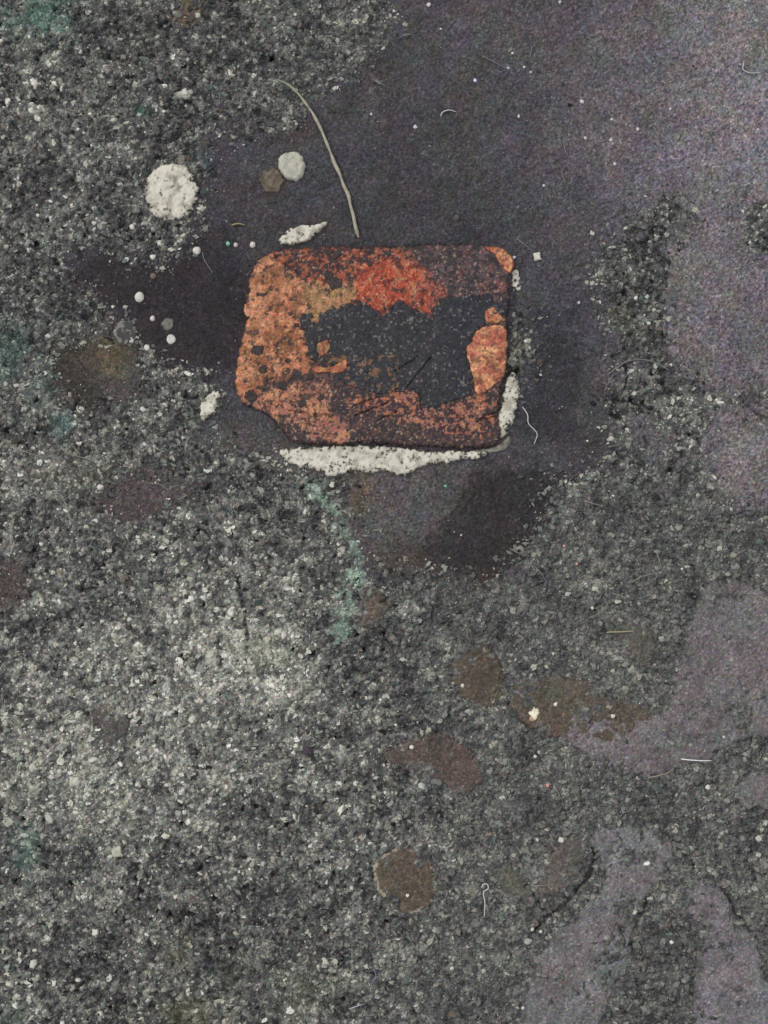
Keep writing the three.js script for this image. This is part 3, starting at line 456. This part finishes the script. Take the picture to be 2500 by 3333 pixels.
// ---------------------------------------------------------------- rootlet and fibres
function strand(points, r0, r1, lift, o = {}) {
  const [fx, fy] = points[0], origin = originOf(fx, fy), curve = new THREE.CatmullRomCurve3(points.map(([x, y]) => new THREE.Vector3(x, 0, y)), false, 'centripetal');
  const len = curve.getLength(), n = Math.max(6, Math.min(160, Math.round(len / (o.step || 4)))), m = o.sides || 6, pos = [], col = [], idx = [];
  for (let i = 0; i <= n; i++) {
    const t = i / n, c = curve.getPointAt(t), d = curve.getTangentAt(t), sx = -d.z, sz = d.x, end = sst(0, .04, Math.min(t, 1 - t) + .006), r = (r0 + (r1 - r0) * t) * (1 + (o.knobs || 0) * vn(t * len * .05, 3)) * (.35 + .65 * end);
    const wob = (o.wob || 0) * vn(t * len * .04, 9), h = Math.max(groundH(c.x, c.z), base(c.x, c.z) + (read(stoneR, c.x, c.z) > -4 ? 6.5 : 3.5)) + r * .8 + lift * Math.sin(Math.PI * t), cc = o.color ? o.color(t, c.x, c.z) : [1, 1, 1];
    for (let k = 0; k < m; k++) { const a = k / m * 6.2832, q = Math.cos(a) * r + wob; pos.push(PX(c.x + sx * q) - origin[0], (h + Math.sin(a) * r) * K - origin[1], PZ(c.z + sz * q) - origin[2]); col.push(...cc); }
  }
  for (let i = 0; i < n; i++) for (let k = 0; k < m; k++) { const a = i * m + k, b = i * m + (k + 1) % m; idx.push(a, b, a + m, b, b + m, a + m); }
  for (let k = 1; k < m - 1; k++) { idx.push(0, k + 1, k); idx.push(n * m, n * m + k, n * m + k + 1); }
  const g = geom(new Float32Array(pos), new Float32Array(col), null, new Uint32Array(idx)), mesh = new THREE.Mesh(g, o.mat); mesh.position.set(...origin); return mesh;
}
place(strand([[600, 174], [622, 184], [645, 204], [664, 230], [684, 262], [702, 302], [722, 350], [744, 402], [760, 450], [768, 490], [775, 514]], 2.6, 3.8, 3, { mat: M.root, sides: 9, step: 2.4, knobs: .3, wob: 1.6, color: (t, x, y) => mul3(t < .2 ? mix3(rgb(120, 136, 116), rgb(158, 154, 136), t / .2) : rgb(160, 155, 138), 1 + .35 * fbm(x * .15, y * .15, 2)) }), 'rootlet', 'thin beige rootlet curving down to the upper edge of the chip', 'root');
const FIB = 'lint fibres';
const fibre = (pts, r, c, label, group) => place(strand(pts, r * .8, r * .55, 2.5, { mat: lintMat(c), wob: 1 }), 'lint_fibre', label, 'fibre', group);
const W = [196, 192, 192], G = [130, 126, 127], Y = [170, 162, 130], B = [20, 20, 20];
fibre([[952, 254], [955, 246], [969, 240], [986, 243]], 1.6, W, 'short arched white fibre on the dark coat above the chip');
fibre([[1038, 122], [1056, 130], [1074, 139], [1098, 150]], 1.1, G, 'straight grey fibre ending at a white speck above the chip');
fibre([[1606, 134], [1604, 150], [1612, 156], [1622, 158], [1642, 156]], 1.4, W, 'hook shaped white fibre on the pale mauve coat');
fibre([[1127, 879], [1139, 896], [1141, 914], [1160, 937], [1153, 960]], 1.5, W, 'wavy white fibre trailing from the upright mortar crust');
fibre([[1311, 811], [1333, 794], [1353, 781], [1387, 777], [1415, 785], [1445, 801]], 1.4, G, 'long arched grey fibre at the foot of the grainy crust column');
fibre([[437, 545], [442, 562], [452, 578], [461, 591]], 1.2, G, 'fine grey fibre trailing from a white lichen dot');
fibre([[1299, 1366], [1335, 1364], [1367, 1362]], 1.7, Y, 'straight yellowish fibre across the olive stone');
fibre([[1469, 1639], [1500, 1641], [1537, 1642]], 1.8, [226, 226, 224], 'bright straight white fibre at the edge of the large smooth stone');
fibre([[1040, 1916], [1044, 1908], [1052, 1908], [1054, 1917], [1044, 1924], [1047, 1944], [1045, 1978]], 1.7, W, 'white fibre with a looped head beside the oval stone');
fibre([[1398, 1679], [1420, 1674], [1438, 1668], [1455, 1658]], 1.6, [150, 140, 128], 'brownish fibre under the lower rim of the large smooth stone');
fibre([[1146, 1269], [1162, 1262], [1177, 1255]], 2, B, 'short black fibre lying on the grains');
fibre([[500, 488], [516, 484], [530, 487]], 2.4, [150, 140, 104], 'short yellow fibre just above the chip by the white crust');
fibre([[802, 2084], [812, 2104], [804, 2122], [802, 2137]], 1.3, [120, 130, 160], 'bluish thread lying among the grains');
fibre([[754, 2179], [770, 2172], [786, 2168]], 1.5, [170, 176, 186], 'pale blue thread end lying among the grains');
for (const p of [[[1443, 177], [1447, 187], [1442, 197]], [[1216, 314], [1221, 330], [1229, 342]], [[1212, 369], [1215, 384], [1222, 398]], [[1292, 309], [1306, 304], [1319, 303]], [[1115, 517], [1130, 528], [1146, 541]], [[1148, 99], [1147, 112], [1143, 126]], [[1306, 845], [1315, 825], [1326, 807]], [[1311, 967], [1330, 962], [1347, 957]]])
  fibre(p, 1.2, G, 'short grey lint fibre lying on the smooth dark coat', FIB + ' on the coat');
for (const p of [[[44, 972], [74, 982], [102, 988]], [[133, 971], [163, 984], [204, 993]], [[320, 1044], [347, 1047], [364, 1059]], [[1262, 1082], [1284, 1089], [1306, 1093]], [[1153, 1222], [1166, 1236], [1178, 1252]], [[1272, 1334], [1299, 1320], [1313, 1300]], [[1415, 1191], [1422, 1208], [1427, 1225]], [[1319, 1280], [1338, 1287], [1357, 1290]], [[1212, 1784], [1231, 1794], [1250, 1798]], [[1114, 1827], [1126, 1838], [1139, 1840]], [[1148, 1912], [1164, 1910], [1180, 1911]], [[1194, 1691], [1203, 1708], [1211, 1725]], [[1360, 1260], [1385, 1245], [1412, 1238]], [[1100, 1185], [1120, 1195], [1135, 1200]]])
  fibre(p, 1.3, [136, 132, 126], 'short pale lint fibre lying among the grey sand grains', FIB + ' among the grains');

// ---------------------------------------------------------------- larger loose specks and grains
const SPECK = [pebbleGeometry(1, .2), pebbleGeometry(1, .3, true), pebbleGeometry(1, .25)];
function speck(x, y, r, c, name, label, category, group, square) {
  if (!square && r >= 6.5) {
    const q = ellipse(x, y, r * (.8 + rnd() * .3), r * (.8 + rnd() * .3), 8, .3), c0 = rgb(...c);
    return lichen(name, label, category, q, { raw: true, cell: 1.3, h: 3.5, edge: r * .6, rag: 4, group, color: (a, b) => mul3(c0, 1 + .35 * fbm(a * .14, b * .14, 3)) });
  }
  const m = new THREE.Mesh(square ? new THREE.BoxGeometry(1.7, 1.2, 1.7, 1, 1, 1) : SPECK[Math.floor(rnd() * 3)], lintMat(c)), h = Math.max(groundH(x, y), base(x, y) + (read(stoneR, x, y) > -4 ? 6.2 : 3)); if (!square) r *= .85;
  m.position.set(PX(x), (h + r * .25) * K, PZ(y)); m.scale.set(r * K * (.85 + rnd() * .3), r * K * .6, r * K * (.85 + rnd() * .3)); m.rotation.y = square ? .12 : rnd() * 6.3; place(m, name, label, category, group); return m;
}
for (const [x, y, r] of [[926, 12, 5], [851, 26, 3.6], [897, 276, 5], [952, 65, 3], [802, 248, 3], [1209, 5, 4], [1256, 221, 5], [1107, 116, 3.6], [1098, 148, 3], [1132, 146, 3], [1146, 157, 3], [1120, 252, 4], [1448, 235, 3.4], [1321, 259, 3.6], [1377, 280, 4], [1328, 355, 5], [1174, 402, 4], [1110, 557, 4], [1250, 654, 4], [1168, 810, 4], [1264, 300, 4], [1319, 303, 4], [996, 1156, 3], [1637, 280, 3.6]])
  speck(x, y, r, [196, 192, 192], 'white_speck', 'tiny white speck lying on the smooth dark coat', 'speck', 'white specks on the coat');
speck(1026, 175, 4, [214, 206, 240], 'white_speck', 'tiny lilac white speck high on the dark coat', 'speck');
speck(962, 1050, 3.4, [130, 190, 178], 'turquoise_speck', 'tiny turquoise speck below the long mortar crust', 'speck');
lichen('white_crumb', 'square white crumb beside the upper right corner of the chip', 'crumb', [[1151, 548], [1166, 546], [1169, 561], [1154, 565]], { raw: true, cell: 1.2, h: 6, edge: 4, rag: 3, color: (x, y) => mul3(rgb(204, 199, 188), 1 + .3 * fbm(x * .2, y * .2, 2)) });
speck(1396, 642, 6, [176, 186, 182], 'pale_grain', 'pale grain on the grainy crust column', 'sand grain');
speck(1153, 1541, 12, [232, 224, 200], 'cream_crumb', 'cream coloured crumb on the olive stone', 'crumb');
speck(1148, 1552, 6, [176, 150, 128], 'cream_crumb', 'small tan crumb under the cream coloured one', 'crumb');
speck(75, 180, 11, [214, 210, 202], 'pale_grain', 'angular white grain in the grainy ground near the turquoise stain', 'sand grain');
speck(253, 1842, 14, [176, 176, 160], 'pale_grain', 'large rounded pale grain among small dark ones', 'sand grain');
speck(909, 1696, 9, [176, 180, 172], 'pale_grain', 'pale grain beside the reddish brown stone', 'sand grain');
for (const [x, y, r] of [[119, 133, 8], [286, 491, 6], [275, 561, 5], [330, 556, 7], [310, 886, 8], [218, 1052, 8], [90, 1175, 5], [207, 1125, 7], [999, 1480, 5], [875, 1327, 4], [1279, 1313, 4], [1472, 1229, 4], [1562, 1591, 4], [1195, 1412, 4], [1323, 1546, 5], [17, 1699, 9], [105, 1770, 11], [17, 1776, 13], [160, 1689, 13], [129, 1667, 10], [507, 1808, 4], [73, 2082, 10], [60, 2119, 9], [168, 2119, 8], [218, 2190, 11], [32, 2173, 8], [204, 2014, 9], [405, 1776, 8], [398, 1754, 6], [928, 1826, 4], [975, 2089, 5], [760, 1917, 6], [785, 1647, 5], [1528, 1699, 6], [1639, 1810, 12], [1212, 1813, 7], [1149, 2005, 5], [1167, 2010, 4], [1129, 2175, 4], [1156, 1634, 4], [70, 1660, 12], [200, 1640, 9], [70, 240, 9], [85, 232, 8], [400, 200, 9], [540, 1440, 14], [590, 1470, 12], [500, 1320, 9], [520, 1365, 10], [440, 1290, 8]])
  speck(x, y, r, r > 9 ? [190, 188, 176] : [200, 198, 188], 'pale_grain', 'pale sand grain standing out among the darker grains', 'sand grain', 'pale grains in the grainy ground');
for (const [x, y, r] of [[1396, 1864, 6], [1450, 2034, 4], [889, 1613, 4], [1200, 1521, 4], [880, 1932, 4]])
  speck(x, y, r + 1, [216, 212, 208], 'white_speck', 'tiny white speck lying on a smooth stone', 'speck', 'white specks on the stones');
for (const [x, y, r] of [[1217, 1179, 4], [1182, 1696, 5], [1245, 1218, 3]])
  speck(x, y, r, [210, 150, 148], 'pink_grain', 'small pink grain among the grey sand', 'sand grain', 'pink grains');

renderer.render(scene, camera);
